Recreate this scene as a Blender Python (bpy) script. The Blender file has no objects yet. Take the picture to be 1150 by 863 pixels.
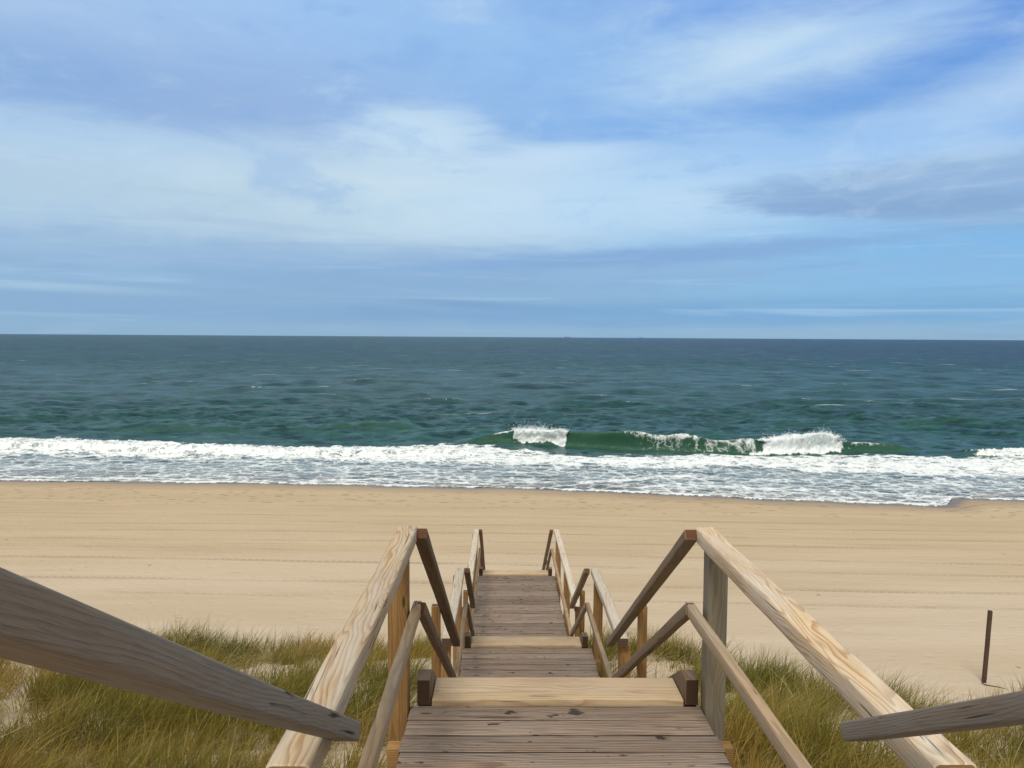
import bpy, math, random
import numpy as np
from mathutils import Vector, Matrix

R = math.radians
random.seed(7)
rng = np.random.default_rng(11)
scene = bpy.context.scene
COL = scene.collection

# ------------------------------------------------------------------ camera
EYE = 8.5                      # metres above the sea
cam_d = bpy.data.cameras.new('camera')
cam = bpy.data.objects.new('camera', cam_d)
COL.objects.link(cam)
cam_d.sensor_width = 36.0
cam_d.lens = 27.05
cam_d.clip_start = 0.05
cam_d.clip_end = 60000
cam.matrix_world = (Matrix.Translation((0, 0, EYE)) @ Matrix.Rotation(R(-0.66), 4, 'Z')
                    @ Matrix.Rotation(R(90 - 3.50), 4, 'X') @ Matrix.Rotation(R(0.35), 4, 'Z'))
scene.camera = cam

# ------------------------------------------------------------------ view
scene.view_settings.view_transform = 'Standard'
scene.view_settings.look = 'None'
scene.view_settings.exposure = 0.0
scene.view_settings.gamma = 1.0
scene.view_settings.use_curve_mapping = False
scene.render.engine = 'CYCLES'
scene.cycles.max_bounces = 5
scene.cycles.transparent_max_bounces = 4
scene.cycles.caustics_reflective = False
scene.cycles.caustics_refractive = False

# ------------------------------------------------------------------ sun
SUN_EL, SUN_AZ = 56.0, 196.0           # azimuth clockwise from +Y: behind the camera, to its left
sd = bpy.data.lights.new('sun', 'SUN')
sd.energy = 2.4
sd.angle = R(18)
sd.color = (1.0, 0.925, 0.80)
sun = bpy.data.objects.new('sun', sd)
COL.objects.link(sun)
az, el = R(SUN_AZ), R(SUN_EL)
sdir = Vector((math.sin(az) * math.cos(el), math.cos(az) * math.cos(el), math.sin(el)))
sun.rotation_euler = sdir.to_track_quat('Z', 'Y').to_euler()
sun.location = (-6, -12, 30)


# ------------------------------------------------------------------ node helper
class S:
    """a value socket with arithmetic"""
    def __init__(s, nt, sock): s.nt, s.k = nt, sock
    def _m(s, op, *a, clamp=False):
        n = s.nt.nodes.new('ShaderNodeMath'); n.operation = op; n.use_clamp = clamp
        for i, x in enumerate((s,) + a):
            if isinstance(x, S): s.nt.links.new(x.k, n.inputs[i])
            else: n.inputs[i].default_value = float(x)
        return S(s.nt, n.outputs[0])
    def __add__(s, o): return s._m('ADD', o)
    __radd__ = __add__
    def __sub__(s, o): return s._m('SUBTRACT', o)
    def __rsub__(s, o): return (s * -1.0) + o
    def __mul__(s, o): return s._m('MULTIPLY', o)
    __rmul__ = __mul__
    def __truediv__(s, o): return s._m('DIVIDE', o)
    def pow(s, o): return s._m('POWER', o)
    def sin(s): return s._m('SINE')
    def abs(s): return s._m('ABSOLUTE')
    def sqrt(s): return s._m('SQRT')
    def frac(s): return s._m('FRACT')
    def floor(s): return s._m('FLOOR')
    def max(s, o): return s._m('MAXIMUM', o)
    def min(s, o): return s._m('MINIMUM', o)
    def clamp(s): return s._m('ADD', 0.0, clamp=True)
    def atan2(s, o): return s._m('ARCTAN2', o)
    def asin(s): return s._m('ARCSINE')
    def exp(s): return s._m('EXPONENT')
    def step(s, a, b):
        n = s.nt.nodes.new('ShaderNodeMapRange'); n.interpolation_type = 'SMOOTHSTEP'
        s.nt.links.new(s.k, n.inputs[0])
        n.inputs[1].default_value = a; n.inputs[2].default_value = b
        if a > b:
            n.inputs[1].default_value = b; n.inputs[2].default_value = a
            n.inputs[3].default_value = 1; n.inputs[4].default_value = 0
        return S(s.nt, n.outputs[0])


class NT:
    def __init__(self, nt): self.nt = nt
    def new(self, t): return self.nt.nodes.new(t)
    def link(self, a, b): self.nt.links.new(a.k if isinstance(a, S) else a, b)
    def attr(self, name):
        n = self.new('ShaderNodeAttribute'); n.attribute_name = name; return n
    def fac(self, name): return S(self.nt, self.attr(name).outputs['Fac'])
    def sep(self, v):
        n = self.new('ShaderNodeSeparateXYZ'); self.link(v, n.inputs[0])
        return [S(self.nt, n.outputs[i]) for i in range(3)]
    def comb(self, x, y, z):
        n = self.new('ShaderNodeCombineXYZ')
        for i, a in enumerate((x, y, z)):
            if isinstance(a, S): self.link(a, n.inputs[i])
            else: n.inputs[i].default_value = a
        return n.outputs[0]
    def noise(self, v, scale=1.0, detail=2.0, rough=0.5, dist=0.0, color=False):
        n = self.new('ShaderNodeTexNoise'); self.link(v, n.inputs['Vector'])
        n.inputs['Scale'].default_value = scale; n.inputs['Detail'].default_value = detail
        n.inputs['Roughness'].default_value = rough; n.inputs['Distortion'].default_value = dist
        return n.outputs['Color'] if color else S(self.nt, n.outputs['Fac'])
    def voro(self, v, scale=1.0, feature='F1', out='Distance', rand=1.0):
        n = self.new('ShaderNodeTexVoronoi'); n.feature = feature; self.link(v, n.inputs['Vector'])
        n.inputs['Scale'].default_value = scale; n.inputs['Randomness'].default_value = rand
        return S(self.nt, n.outputs[out]) if out == 'Distance' else n
    def mix(self, f, a, b):
        n = self.new('ShaderNodeMix'); n.data_type = 'RGBA'
        if isinstance(f, S): self.link(f, n.inputs[0])
        else: n.inputs[0].default_value = f
        for i, c in ((6, a), (7, b)):
            if isinstance(c, tuple): n.inputs[i].default_value = (c[0], c[1], c[2], 1)
            else: self.link(c, n.inputs[i])
        return n.outputs[2]
    def scale_col(self, c, f):
        n = self.new('ShaderNodeVectorMath'); n.operation = 'SCALE'
        self.link(c, n.inputs[0])
        if isinstance(f, S): self.link(f, n.inputs[3])
        else: n.inputs[3].default_value = f
        return n.outputs[0]
    def bump(self, h, dist, strength=1.0, normal=None):
        n = self.new('ShaderNodeBump'); self.link(h, n.inputs['Height'])
        n.inputs['Distance'].default_value = dist; n.inputs['Strength'].default_value = strength
        if normal is not None: self.link(normal, n.inputs['Normal'])
        return n.outputs['Normal']


def srgb(r, g, b):
    f = lambda c: c / 12.92 if c <= 0.04045 else ((c + 0.055) / 1.055) ** 2.4
    return (f(r / 255), f(g / 255), f(b / 255))


# ------------------------------------------------------------------ world: Nishita sky with layers of cloud
world = bpy.data.worlds.new('World')
scene.world = world
world.use_nodes = True
W = NT(world.node_tree)
W.nt.nodes.clear()
BG = 0.10
sky = W.new('ShaderNodeTexSky')
sky.sky_type = 'NISHITA'
sky.sun_disc = False
sky.sun_elevation = el
sky.sun_rotation = az
sky.altitude = 10
sky.air_density = 1.0
sky.dust_density = 0.6
sky.ozone_density = 2.0
tc = W.new('ShaderNodeTexCoord')
X, Y, Z = W.sep(tc.outputs['Generated'])
elv = Z.asin()                                  # elevation, radians
azm = X.atan2(Y)                                # azimuth from +Y, radians
warp = W.noise(W.comb(azm * 2.2, elv * 7.0, 0.0), 1.6, 5, 0.6, 0.6)
warp2 = W.noise(W.comb(azm * 5.0 + elv * 6.0, elv * 22.0, 3.7), 1.5, 6, 0.62, 0.8)
puff = W.noise(W.comb(azm * 6.0, elv * 14.0, 1.3), 1.3, 8, 0.60, 0.3)
fine = W.noise(W.comb(azm * 10.0, elv * 60.0, 9.1), 1.6, 5, 0.6, 0.5)
streak = W.noise(W.comb(azm * 3.0, elv * 52.0, 5.3), 1.2, 5, 0.55, 0.7)


def lin(r, g, b, k=1.0):
    c = srgb(r * 0.985, g * 1.004, b * 0.975)
    return (c[0] / BG * k, c[1] / BG * k, c[2] / BG * k)


def blob(a0, e0, ra, re, slope=0.0, soft=0.6, w1=0.5, w2=0.25, w3=0.0):
    """a bank of cloud round azimuth a0, elevation e0 (radians)"""
    da = (azm - a0) / ra
    de = (elv - e0 - (azm - a0) * slope) / re
    d = (da * da + de * de).sqrt()
    d = d + (warp - 0.5) * w1 * 2.0 + (warp2 - 0.5) * w2 * 1.3 + (puff - 0.5) * w2 * 1.8
    if w3: d = d + (fine - 0.5) * w3 * 2.0
    return d.step(1.0 + soft, 1.0 - soft)


def px(u, v): return (math.atan((u - 565) / 864.0), math.atan((381 - v) / 864.0))


col = sky.outputs[0]
# clear-air blue between the clouds, deeper overhead, milky at the horizon
blue = W.mix(elv.step(0.0, 0.42), lin(130, 178, 226), lin(58, 128, 236))
col = W.mix(0.75, col, blue)


def layer(color, m, amt):
    global col
    col = W.mix(m * amt, col, color)


def bank(u, v, w, h, color, amt, **kw):
    a0, e0 = px(u, v)
    layer(color, blob(a0, e0, w / 864.0, h / 864.0, **kw), amt)


# broad veils
bank(100, 40, 430, 115, lin(186, 206, 242), 0.92, soft=0.8, w1=0.7, w2=0.3)
bank(470, 30, 260, 90, lin(160, 196, 246), 0.7, soft=0.9)
bank(580, 130, 430, 90, lin(152, 194, 247), 0.65, soft=0.9, w1=0.5)
bank(240, 150, 250, 60, lin(152, 178, 226), 0.75, soft=0.9, w1=0.6, w2=0.3)
bank(30, 135, 130, 30, lin(134, 172, 226), 0.5, soft=0.8)
bank(420, 235, 430, 52, lin(212, 227, 243), 0.97, slope=0.02, soft=0.7, w1=0.45, w2=0.35)
bank(800, 225, 330, 45, lin(184, 214, 250), 0.85, slope=0.03, soft=0.75, w1=0.45, w2=0.4)
bank(80, 260, 300, 60, lin(178, 203, 232), 0.8, soft=0.7)
bank(60, 190, 230, 20, lin(182, 210, 244), 0.6, soft=0.9, w2=0.6)
bank(470, 158, 75, 24, lin(202, 224, 250), 0.85, soft=0.7, w1=0.3, w2=0.6, w3=0.3)
bank(620, 182, 80, 12, lin(202, 224, 252), 0.7, slope=0.05, soft=0.8, w1=0.3, w2=0.7, w3=0.4)
bank(870, 85, 130, 34, lin(196, 220, 250), 0.98, slope=0.10, soft=0.9, w1=0.45, w2=0.5, w3=0.2)
bank(985, 66, 120, 10, lin(168, 200, 247), 0.8, slope=0.22, soft=0.9, w1=0.2, w2=0.6, w3=0.3)
bank(1130, 150, 150, 26, lin(180, 208, 248), 0.85, slope=0.22, soft=0.8, w1=0.3, w2=0.5, w3=0.2)
bank(830, 20, 90, 18, lin(150, 186, 244), 0.6, soft=0.9, w2=0.6)
bank(940, 185, 190, 24, lin(156, 196, 250), 0.6, soft=0.9, w2=0.5)
bank(1000, 300, 260, 40, lin(136, 190, 242), 0.6, soft=0.7, w1=0.3)
# thin grey-blue streaks low over the sea
bank(400, 300, 420, 18, lin(152, 182, 224), 0.80, slope=-0.01, soft=0.8, w1=0.35, w2=0.8, w3=0.5)
bank(700, 293, 240, 9, lin(136, 172, 222), 0.85, slope=0.05, soft=0.8, w1=0.3, w2=0.6, w3=0.5)
bank(380, 322, 330, 13, lin(140, 174, 218), 0.75, soft=0.8, w2=0.6, w3=0.6)
bank(900, 285, 120, 5, lin(138, 174, 224), 0.6, slope=0.06, soft=0.9, w2=0.6, w3=0.5)
bank(60, 336, 110, 4, lin(190, 216, 240), 0.9, slope=-0.03, soft=0.8, w1=0.15, w2=0.4, w3=0.3)
bank(250, 350, 470, 18, lin(140, 174, 216), 0.85, soft=0.7, w1=0.3, w2=0.3)
bank(540, 346, 90, 4, lin(126, 158, 204), 0.6, slope=-0.05, soft=0.9, w2=0.5, w3=0.5)
bank(760, 356, 420, 12, lin(130, 168, 216), 0.7, slope=0.005, soft=0.7, w1=0.3, w2=0.4)
bank(1050, 352, 300, 16, lin(120, 172, 222), 0.6, soft=0.8, w1=0.3, w2=0.3)
# the dark bank on the right with a torn upper edge
bank(1150, 240, 235, 32, lin(146, 178, 222), 0.85, slope=-0.05, soft=0.25, w1=0.05, w2=0.18, w3=0.22)
bank(930, 236, 105, 13, lin(142, 174, 222), 0.75, slope=-0.02, soft=0.6, w1=0.1, w2=0.5, w3=0.5)
bank(1000, 246, 120, 13, lin(136, 168, 216), 0.7, slope=-0.06, soft=0.4, w1=0.1, w2=0.4, w3=0.4)
bank(1080, 222, 170, 16, lin(152, 182, 226), 0.55, slope=0.03, soft=0.9, w1=0.1, w2=1.0, w3=0.8)
# fine streaky structure in every layer
layer(lin(196, 220, 250), streak.step(0.52, 0.80) * elv.step(0.40, 0.06), 0.35)
layer(lin(206, 224, 250), puff.step(0.50, 0.72) * elv.step(0.05, 0.16), 0.34)
layer(lin(118, 164, 232), puff.step(0.48, 0.30) * elv.step(0.08, 0.20), 0.28)
layer(lin(124, 158, 208), streak.step(0.46, 0.26) * elv.step(0.30, 0.02), 0.22)
# broken cloud over the rest of the sky (behind the camera and overhead)
hi = W.noise(tc.outputs['Generated'], 2.2, 5, 0.6, 0.4)
col_hi = W.mix(hi.step(0.30, 0.52), lin(176, 196, 222), lin(238, 228, 216))
col = W.mix(elv.step(0.46, 0.75), col, col_hi)
back = Y.step(0.25, -0.15)
col = W.mix(back * elv.step(-0.02, 0.05), col, col_hi)
bgn = W.new('ShaderNodeBackground')
W.link(col, bgn.inputs['Color'])
bgn.inputs['Strength'].default_value = BG
wo = W.new('ShaderNodeOutputWorld')
W.link(bgn.outputs[0], wo.inputs[0])


# ------------------------------------------------------------------ material helper
def material(name):
    m = bpy.data.materials.new(name)
    m.use_nodes = True
    N = NT(m.node_tree)
    b = m.node_tree.nodes['Principled BSDF']
    return m, N, b


# ------------------------------------------------------------------ noise in numpy
def _hash(ix, iy, s):
    h = (ix.astype(np.int64) * 374761393 + iy.astype(np.int64) * 668265263 + s * 2147483647) & 0xFFFFFFFF
    h = ((h ^ (h >> 13)) * 1274126177) & 0xFFFFFFFF
    h = h ^ (h >> 16)
    return (h & 0xFFFFFF) / float(0xFFFFFF)


def vnoise(x, y, s=0):
    x0 = np.floor(x); y0 = np.floor(y)
    fx = x - x0; fy = y - y0
    fx = fx * fx * fx * (fx * (fx * 6 - 15) + 10); fy = fy * fy * fy * (fy * (fy * 6 - 15) + 10)
    a = _hash(x0, y0, s); b = _hash(x0 + 1, y0, s); c = _hash(x0, y0 + 1, s); d = _hash(x0 + 1, y0 + 1, s)
    return (a * (1 - fx) + b * fx) * (1 - fy) + (c * (1 - fx) + d * fx) * fy


def fbm(x, y, octv=4, s=0, gain=0.5):
    t = 0; a = 1; n = 0
    for i in range(octv):
        t = t + a * vnoise(x * 2 ** i + 17.3 * i, y * 2 ** i - 9.1 * i, s + i)
        n += a; a *= gain
    return t / n


def sst(x, a, b):
    t = np.clip((x - a) / (b - a), 0, 1)
    return t * t * (3 - 2 * t)


def grid_mesh(name, P, attrs, mat, kind='structure'):
    """P: rows x cols x 3"""
    nr, nc = P.shape[:2]
    me = bpy.data.meshes.new(name)
    me.vertices.add(nr * nc)
    me.vertices.foreach_set('co', P.reshape(-1).astype(np.float32))
    i = np.arange(nr * nc).reshape(nr, nc)
    q = np.stack([i[:-1, :-1], i[:-1, 1:], i[1:, 1:], i[1:, :-1]], -1).reshape(-1, 4)
    me.loops.add(q.size)
    me.loops.foreach_set('vertex_index', q.reshape(-1).astype(np.int32))
    me.polygons.add(len(q))
    me.polygons.foreach_set('loop_start', (np.arange(len(q)) * 4).astype(np.int32))
    me.update(calc_edges=True)
    me.polygons.foreach_set('use_smooth', np.ones(len(q), bool))
    for k, v in attrs.items():
        a = me.attributes.new(k, 'FLOAT', 'POINT')
        a.data.foreach_set('value', np.broadcast_to(v, (nr, nc)).reshape(-1).astype(np.float32))
    me.materials.append(mat)
    o = bpy.data.objects.new(name, me)
    COL.objects.link(o)
    if kind: o['kind'] = kind
    return o


# ------------------------------------------------------------------ the coast
_sx = np.array([-400, -60, -29, -14.2, 0.5, 8, 16.5, 22.0, 22.9, 24, 27, 60, 400.])
_sy = np.array([46, 45, 44.5, 44.0, 42.8, 41.4, 39.6, 38.6, 38.9, 40.4, 40.2, 38.5, 37.])


def shore(x):
    return np.interp(x, _sx, _sy) + (fbm(x * 0.35, x * 0 + 3, 4, 5) - 0.5) * 0.55


def crest_line(x):
    c = 11.0 - 3.1 * sst(x, 2.0, 4.6) + (fbm(x * 0.5, x * 0 + 1.7, 3, 21) - 0.5) * 1.0
    return c


DY = np.array([-80, -14, -6, -2, 0, 2, 4, 8, 11, 14, 30.])
DZ = np.array([7.4, 7.3, 7.0, 6.8, 6.45, 6.0, 5.5, 4.50, 3.86, 3.1, 0.])


def beach_z(x, y):
    s = shore(x)
    t = np.clip((s - y) / 28.0, -1.5, 1.05)
    return np.where(t > 0, 1.62 * t ** 0.85, 2.6 * t)


def ground_z(x, y):
    base = np.interp(y, DY, DZ)
    base = base + (fbm(x * 0.45, y * 0.45, 4, 31) - 0.5) * 0.55 + (fbm(x * 1.8, y * 1.8, 3, 37) - 0.5) * 0.16
    c = crest_line(x)
    over = np.clip(y - c, 0, None)
    dune = base - 0.62 * over * sst(over, 0, 1.2)
    b = beach_z(x, y)
    k = 0.25
    h = np.clip(0.5 + 0.5 * (dune - b) / k, 0, 1)          # smooth maximum
    return b * (1 - h) + dune * h + k * h * (1 - h)


# ---- sand
def sand_material():
    m, N, b = material('sand')
    g = N.new('ShaderNodeNewGeometry')
    P = g.outputs['Position']
    x, y, z = N.sep(P)
    wet = N.fac('wet')
    big = N.noise(N.comb(x * 0.06, y * 0.35, 0.0), 1.0, 4, 0.6)
    mid = N.noise(P, 1.3, 4, 0.6)
    streaks = N.noise(N.comb(x * 0.10, y * 2.6, 1.0), 1.0, 5, 0.65)
    grain = N.noise(P, 160.0, 2, 0.7)
    near = y.step(14.0, 34.0)
    c = N.mix(near, (0.535, 0.455, 0.365), (0.482, 0.382, 0.258))
    c = N.mix(big.step(0.35, 0.68) * 0.55, c, (0.415, 0.318, 0.205))
    c = N.mix(streaks.step(0.50, 0.76) * 0.45 * near, c, (0.310, 0.228, 0.132))  # shade of the low sand ridges put into the colour
    thin_ = N.noise(N.comb(x * 0.16, y * 8.0, 2.0), 1.0, 4, 0.6)  # fine rut lines, their shade drawn by colour alone
    c = N.mix(thin_.step(0.54, 0.68) * 0.60 * near * N.noise(N.comb(x * 0.06, y * 0.5, 0.0), 1.0, 3).step(0.40, 0.58), c, (0.25, 0.185, 0.11))
    c = N.mix(thin_.step(0.44, 0.30) * 0.30 * near, c, (0.50, 0.40, 0.27))
    c = N.mix(mid.step(0.45, 0.75) * 0.25, c, (0.48, 0.405, 0.305))
    # scattered dark shell and weed specks
    sp = N.voro(N.comb(x * 1.0, y * 0.8, 0.0), 1.0)
    spm = sp.step(0.075, 0.04) * N.noise(P, 0.35, 2).step(0.52, 0.62)
    c = N.mix(spm * 0.7, c, (0.13, 0.09, 0.05))
    # tyre tracks left along the beach
    wob = (N.noise(N.comb(x * 0.05, 0.0, 0.0), 1.0, 2) - 0.5) * 1.2
    h = None
    cm = None
    for (a, sl, w) in ((22.3, -0.028, 0.17), (24.6, -0.045, 0.17), (26.2, -0.045, 0.18), (28.0, -0.012, 0.15), (29.6, -0.014, 0.16),
                       (31.2, 0.006, 0.14), (33.0, -0.020, 0.14), (20.8, -0.030, 0.14), (35.6, -0.02, 0.12)):
        d = (y - a - x * sl - wob).abs()
        band = d.step(w, w * 0.6) * (((x + d * 0.8) * (2 * math.pi / 0.23)).sin() * 0.22 + 0.62)
        rim = d.step(w * 1.6, w * 1.1) * d.step(w * 0.8, w * 1.1)
        brk = N.noise(N.comb(x * 0.14 + a * 3.1, y * 0.5, 0.0), 1.0, 8, 0.75).step(0.38, 0.60)
        tread = ((x + d * 0.8) * (2 * math.pi / 0.23)).sin() * 0.5 + 0.5
        t = (rim * 0.6 - band * (0.25 + tread * 0.8)) * brk
        h = t if h is None else h + t
        cm = band * brk if cm is None else cm + band * brk
    c = N.mix((cm * 0.70).clamp(), c, (0.30, 0.225, 0.145))  # shade inside the ruts is painted into the sand colour
    # footprints and churned sand near the water
    fp = N.voro(N.comb(x * 1.0, y * 1.7, 0.0), 1.15)
    fpz = (y + x * 0.06 + (mid - 0.5) * 5.0)
    fpm = fp.step(0.30, 0.08) * fpz.step(34.5, 36.5) * fpz.step(41.5, 39.5)
    c = N.mix(fpm * 0.60, c, (0.29, 0.21, 0.12))  # shade in the footprints goes into the colour too
    rip = N.noise(N.comb(x * 0.5, y * 5.0, 0.0), 1.6, 3, 0.6)
    rake = (y * (2 * math.pi / 0.16) + (N.noise(N.comb(x * 0.2, y * 0.2, 0.0), 2.0, 2) - 0.5) * 10.0).sin()
    pk = N.voro(N.comb(x * 1.0, y * 1.3, 4.0), 2.1)
    hh = h * 0.020 - pk.step(0.35, 0.05) * 0.018 + rip * 0.022 + streaks * 0.05 * near + mid * 0.05 + rake * 0.003 * near - fpm * 0.08 + grain * 0.003
    # wet sand by the water is darker and shiny: a property of the ground, not of the light
    c = N.mix(wet, c, (0.175, 0.125, 0.085))
    N.link(c, b.inputs['Base Color'])
    r = 0.95 - wet * 0.62
    N.link(r, b.inputs['Roughness'])
    N.link(0.12 + wet * 0.38, b.inputs['Specular IOR Level'])
    N.link(N.bump(hh, 1.0, 0.9), b.inputs['Normal'])
    return m


def graded(lo, hi, step0, a, b, growth=1.09):
    """fine step0 spacing between a and b, growing outward to lo and hi"""
    mid = list(np.arange(a, b, step0))
    up = []; p = b; s = step0
    while p < hi: up.append(p); s *= growth; p += s
    up.append(hi)
    dn = []; p = a - step0; s = step0
    while p > lo: dn.append(p); s *= growth; p -= s
    dn.append(lo)
    return np.array(dn[::-1] + mid + up)


gx = graded(-4000, 4000, 0.10, -16, 16, 1.045)
gy = graded(-4000, 60, 0.10, 1.5, 17, 1.012)
GX, GY = np.meshgrid(gx, gy)
GZ = ground_z(GX, GY)
GZ = np.where(GY > 46, np.minimum(GZ, -0.6), GZ)
dist = shore(GX) - GY + (fbm(GX * 0.6, GY * 0.6, 3, 77) - 0.5) * 0.8
wet = 1 - sst(dist, 0.45, 1.35)
wet = np.maximum(wet, 0.40 * (1 - sst(dist, 1.2, 3.6)))
grid_mesh('beach', np.stack([GX, GY, GZ], -1), {'wet': wet}, sand_material())

# ------------------------------------------------------------------ the sea
F = 864.0


def pu(u, Yv): return (u - 565) / F * Yv


def hor(u): return 375.3 + 7.0 * u / 1150.0


def pxY(u, v, z=0.0): return (EYE - z) * F / (v - hor(u))


def curve(pts, z=0.0):
    """observed points of a line on the water -> X, Y arrays"""
    xs = []; ys = []
    for u, v in pts:
        Yv = pxY(u, v, z); xs.append(pu(u, Yv)); ys.append(Yv)
    return np.array(xs), np.array(ys)


# rows (distance) and fan columns
ys = [36.0]; s = 0.085
while ys[-1] < 74: ys.append(ys[-1] + s)
while ys[-1] < 40000:
    s *= 1.018; ys.append(ys[-1] + s)
ys = np.array(ys)
spc = np.gradient(ys)
t = np.concatenate([np.linspace(-1.9, -0.80, 60, endpoint=False), np.linspace(-0.80, 0.80, 1300), np.linspace(0.80, 1.9, 61)[1:]])
SX = ys[:, None] * t[None, :]
SY = np.repeat(ys[:, None], len(t), 1)
SP = np.repeat(spc[:, None], len(t), 1)
off = SY - shore(SX)                                    # distance seaward of the water's edge
z = np.zeros_like(SX); dxs = np.zeros_like(SX); dys = np.zeros_like(SX)
shal = sst(off, 2.0, 30.0)
for i in range(64):
    lam = 0.9 * (26 / 0.9) ** rng.random()
    ang = rng.normal(0, 0.55)
    kx, ky = math.sin(ang), -math.cos(ang)
    k = 2 * math.pi / lam
    amp = 0.0125 * lam ** 0.58
    wgt = np.clip((lam / (2.6 * SP) - 1.0), 0, 1)
    ph = rng.random() * 6.28
    arg = k * (kx * SX + ky * SY) + ph
    env = wgt * (0.35 + 0.9 * vnoise(SX / (lam * 3.2), SY / (lam * 2.4), 100 + i))
    z += amp * env * np.sin(arg)
    dxs += amp * env * kx * np.cos(arg) * 0.8
    dys += amp * env * ky * np.cos(arg) * 0.8
z *= 0.12 + 0.88 * shal; dxs *= shal; dys *= shal

foam = np.zeros_like(SX); thin = np.zeros_like(SX)


def ridge(line, amp_u, front=1.1, back=3.2, gl=1.0):
    """a steep-fronted wave; line = front foot, amp_u = [(u, amplitude)]"""
    global z, dys
    lx, ly = line
    fy = np.interp(SX, lx, ly)
    U = 565 + F * SX / SY
    A = np.interp(U, [p[0] for p in amp_u], [p[1] for p in amp_u])
    A = gl * A * (0.88 + 0.24 * vnoise(SX * 0.5, SX * 0, 9))
    s = SY - fy
    fr = sst(s, -0.15, front)
    prof = np.where(s < front, fr ** 1.3, np.exp(-np.clip(s - front, 0, None) / back))
    z = z + A * prof
    dys = dys - A * 0.55 * np.exp(-((s - front) / 0.7) ** 2)
    return s, A, prof, U


main = curve([(-200, 500), (520, 500), (575, 501), (640, 504), (740, 508), (850, 510), (948, 511), (1000, 510), (1060, 513), (1150, 518), (1400, 522)])
s, A, prof, U = ridge(main, [(505, 0), (545, 0.55), (572, 1.0), (640, 1.10), (700, 1.12), (760, 0.98), (810, 0.82), (848, 0.80), (870, 0.98), (900, 1.10), (925, 1.02),
                             (948, 0.72), (975, 0.62), (1010, 0.45), (1040, 0.12), (1070, 0.12), (1100, 0.22), (1200, 0.22), (1400, 0.2)], 1.35, 3.2, 1.3)
thin = np.maximum(thin, np.clip(A / 0.8, 0, 1) * sst(s, -0.6, 0.3) * (1 - sst(s, 1.1, 2.3)))
nz = fbm(SX * 1.1, SY * 1.6, 4, 50)
nzf = fbm(SX * 3.2, SY * 3.2, 5, 60, 0.6)
edge = (nz - 0.5) * 16
for (u0, u1, lo, hi_) in ((573, 639, 0.05, 1.9), (850, 950, -0.25, 2.4), (1092, 1500, -0.1, 1.7)):
    kk = 2.4 if u0 > 800 else 0.6
    mU = sst(U + edge * kk, u0 - 3 * kk, u0 + 5 * kk) * (1 - sst(U + edge * kk, u1 - 5 * kk, u1 + 4 * kk))
    mS = sst(s + (nz - 0.5) * 0.9, lo, lo + 0.35) * (1 - sst(s + (nz - 0.5) * 1.5, hi_, hi_ + 0.9))
    m_ = mU * mS
    foam = np.maximum(foam, m_ * 1.25)
    z = z + m_ * ((nzf - 0.40) * 0.42 + (fbm(SX * 9, SY * 9, 3, 61) - 0.5) * 0.22 + 0.03)
    dys = dys - m_ * (nzf - 0.5) * 0.4 - m_ * 0.35 * sst(s, 0.3, 1.2) * (1 - sst(s, 1.4, 2.4))
# lip foam and lace dragged up the faces between the crashing parts
lip = sst(U, 660, 720) * (1 - sst(U, 842, 850)) * sst(s, 0.55, 1.2) * (1 - sst(s, 1.6, 2.2))
foam = np.maximum(foam, lip * (0.22 + 0.55 * nz))
lace = sst(U, 690, 745) * (1 - sst(U, 848, 856)) * sst(s, -0.1, 0.4) * (1 - sst(s, 1.4, 2.0))
foam = np.maximum(foam, lace * (0.30 + 0.22 * sst(U, 780, 845)))
lip2 = sst(U, 948, 958) * (1 - sst(U, 985, 1005)) * sst(s, 0.6, 1.2) * (1 - sst(s, 1.5, 2.0))
foam = np.maximum(foam, lip2 * 0.62)
lip3 = sst(U, 545, 560) * (1 - sst(U, 573, 580)) * sst(s, 0.8, 1.2) * (1 - sst(s, 1.5, 1.9))
foam = np.maximum(foam, lip3 * 0.75)

s_main, A_main = s, A
# the spent bore rolling in front of it: white from the left edge right across
bore = curve([(-300, 507), (0, 506), (120, 508), (230, 511), (400, 514), (500, 514), (575, 519), (700, 523), (850, 526), (1000, 528), (1150, 533), (1500, 538)])
s2, A2, p2, U = ridge(bore, [(-400, 0.55), (0, 0.50), (200, 0.42), (400, 0.25), (520, 0.20), (600, 0.10), (800, 0.12), (1150, 0.12)], 0.9, 2.6)
top = curve([(-300, 490), (0, 490), (60, 490), (120, 492), (230, 496), (287, 499), (400, 501), (450, 499), (495, 495), (535, 499), (575, 504), (640, 510), (700, 512),
             (760, 513), (830, 510), (900, 510), (1000, 512), (1150, 515), (1500, 520)], 0.25)
bot = curve([(-300, 513), (0, 512), (150, 517), (287, 519), (400, 521), (575, 524), (700, 529), (850, 531), (1000, 537), (1150, 540), (1500, 545)])
tY = np.interp(SX, *top); bY = np.interp(SX, *bot)
e1 = (nz - 0.5) * 3.5
e2 = (fbm(SX * 0.5, SY * 0.9, 4, 64) - 0.5) * 4.5
dense = (1 - sst(SY + e1, tY - 0.5, tY + 1.0)) * sst(SY + e2, bY - 1.8, bY + 2.0)
foam = np.maximum(foam, dense * (0.72 + 0.45 * nz))
z = z + dense * (nzf - 0.4) * 0.30 * (0.4 + 0.6 * (1 - sst(U, 250, 700)))
# lacy wash between the bore and the sand
wash = (1 - sst(SY + e2 * 0.6, bY - 1.0, bY + 2.5)) * sst(off, 0.0, 0.4)
foam = np.maximum(foam, wash * (0.47 + 0.40 * (fbm(SX * 0.25, SY * 0.9, 4, 70) - 0.35)))
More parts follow.
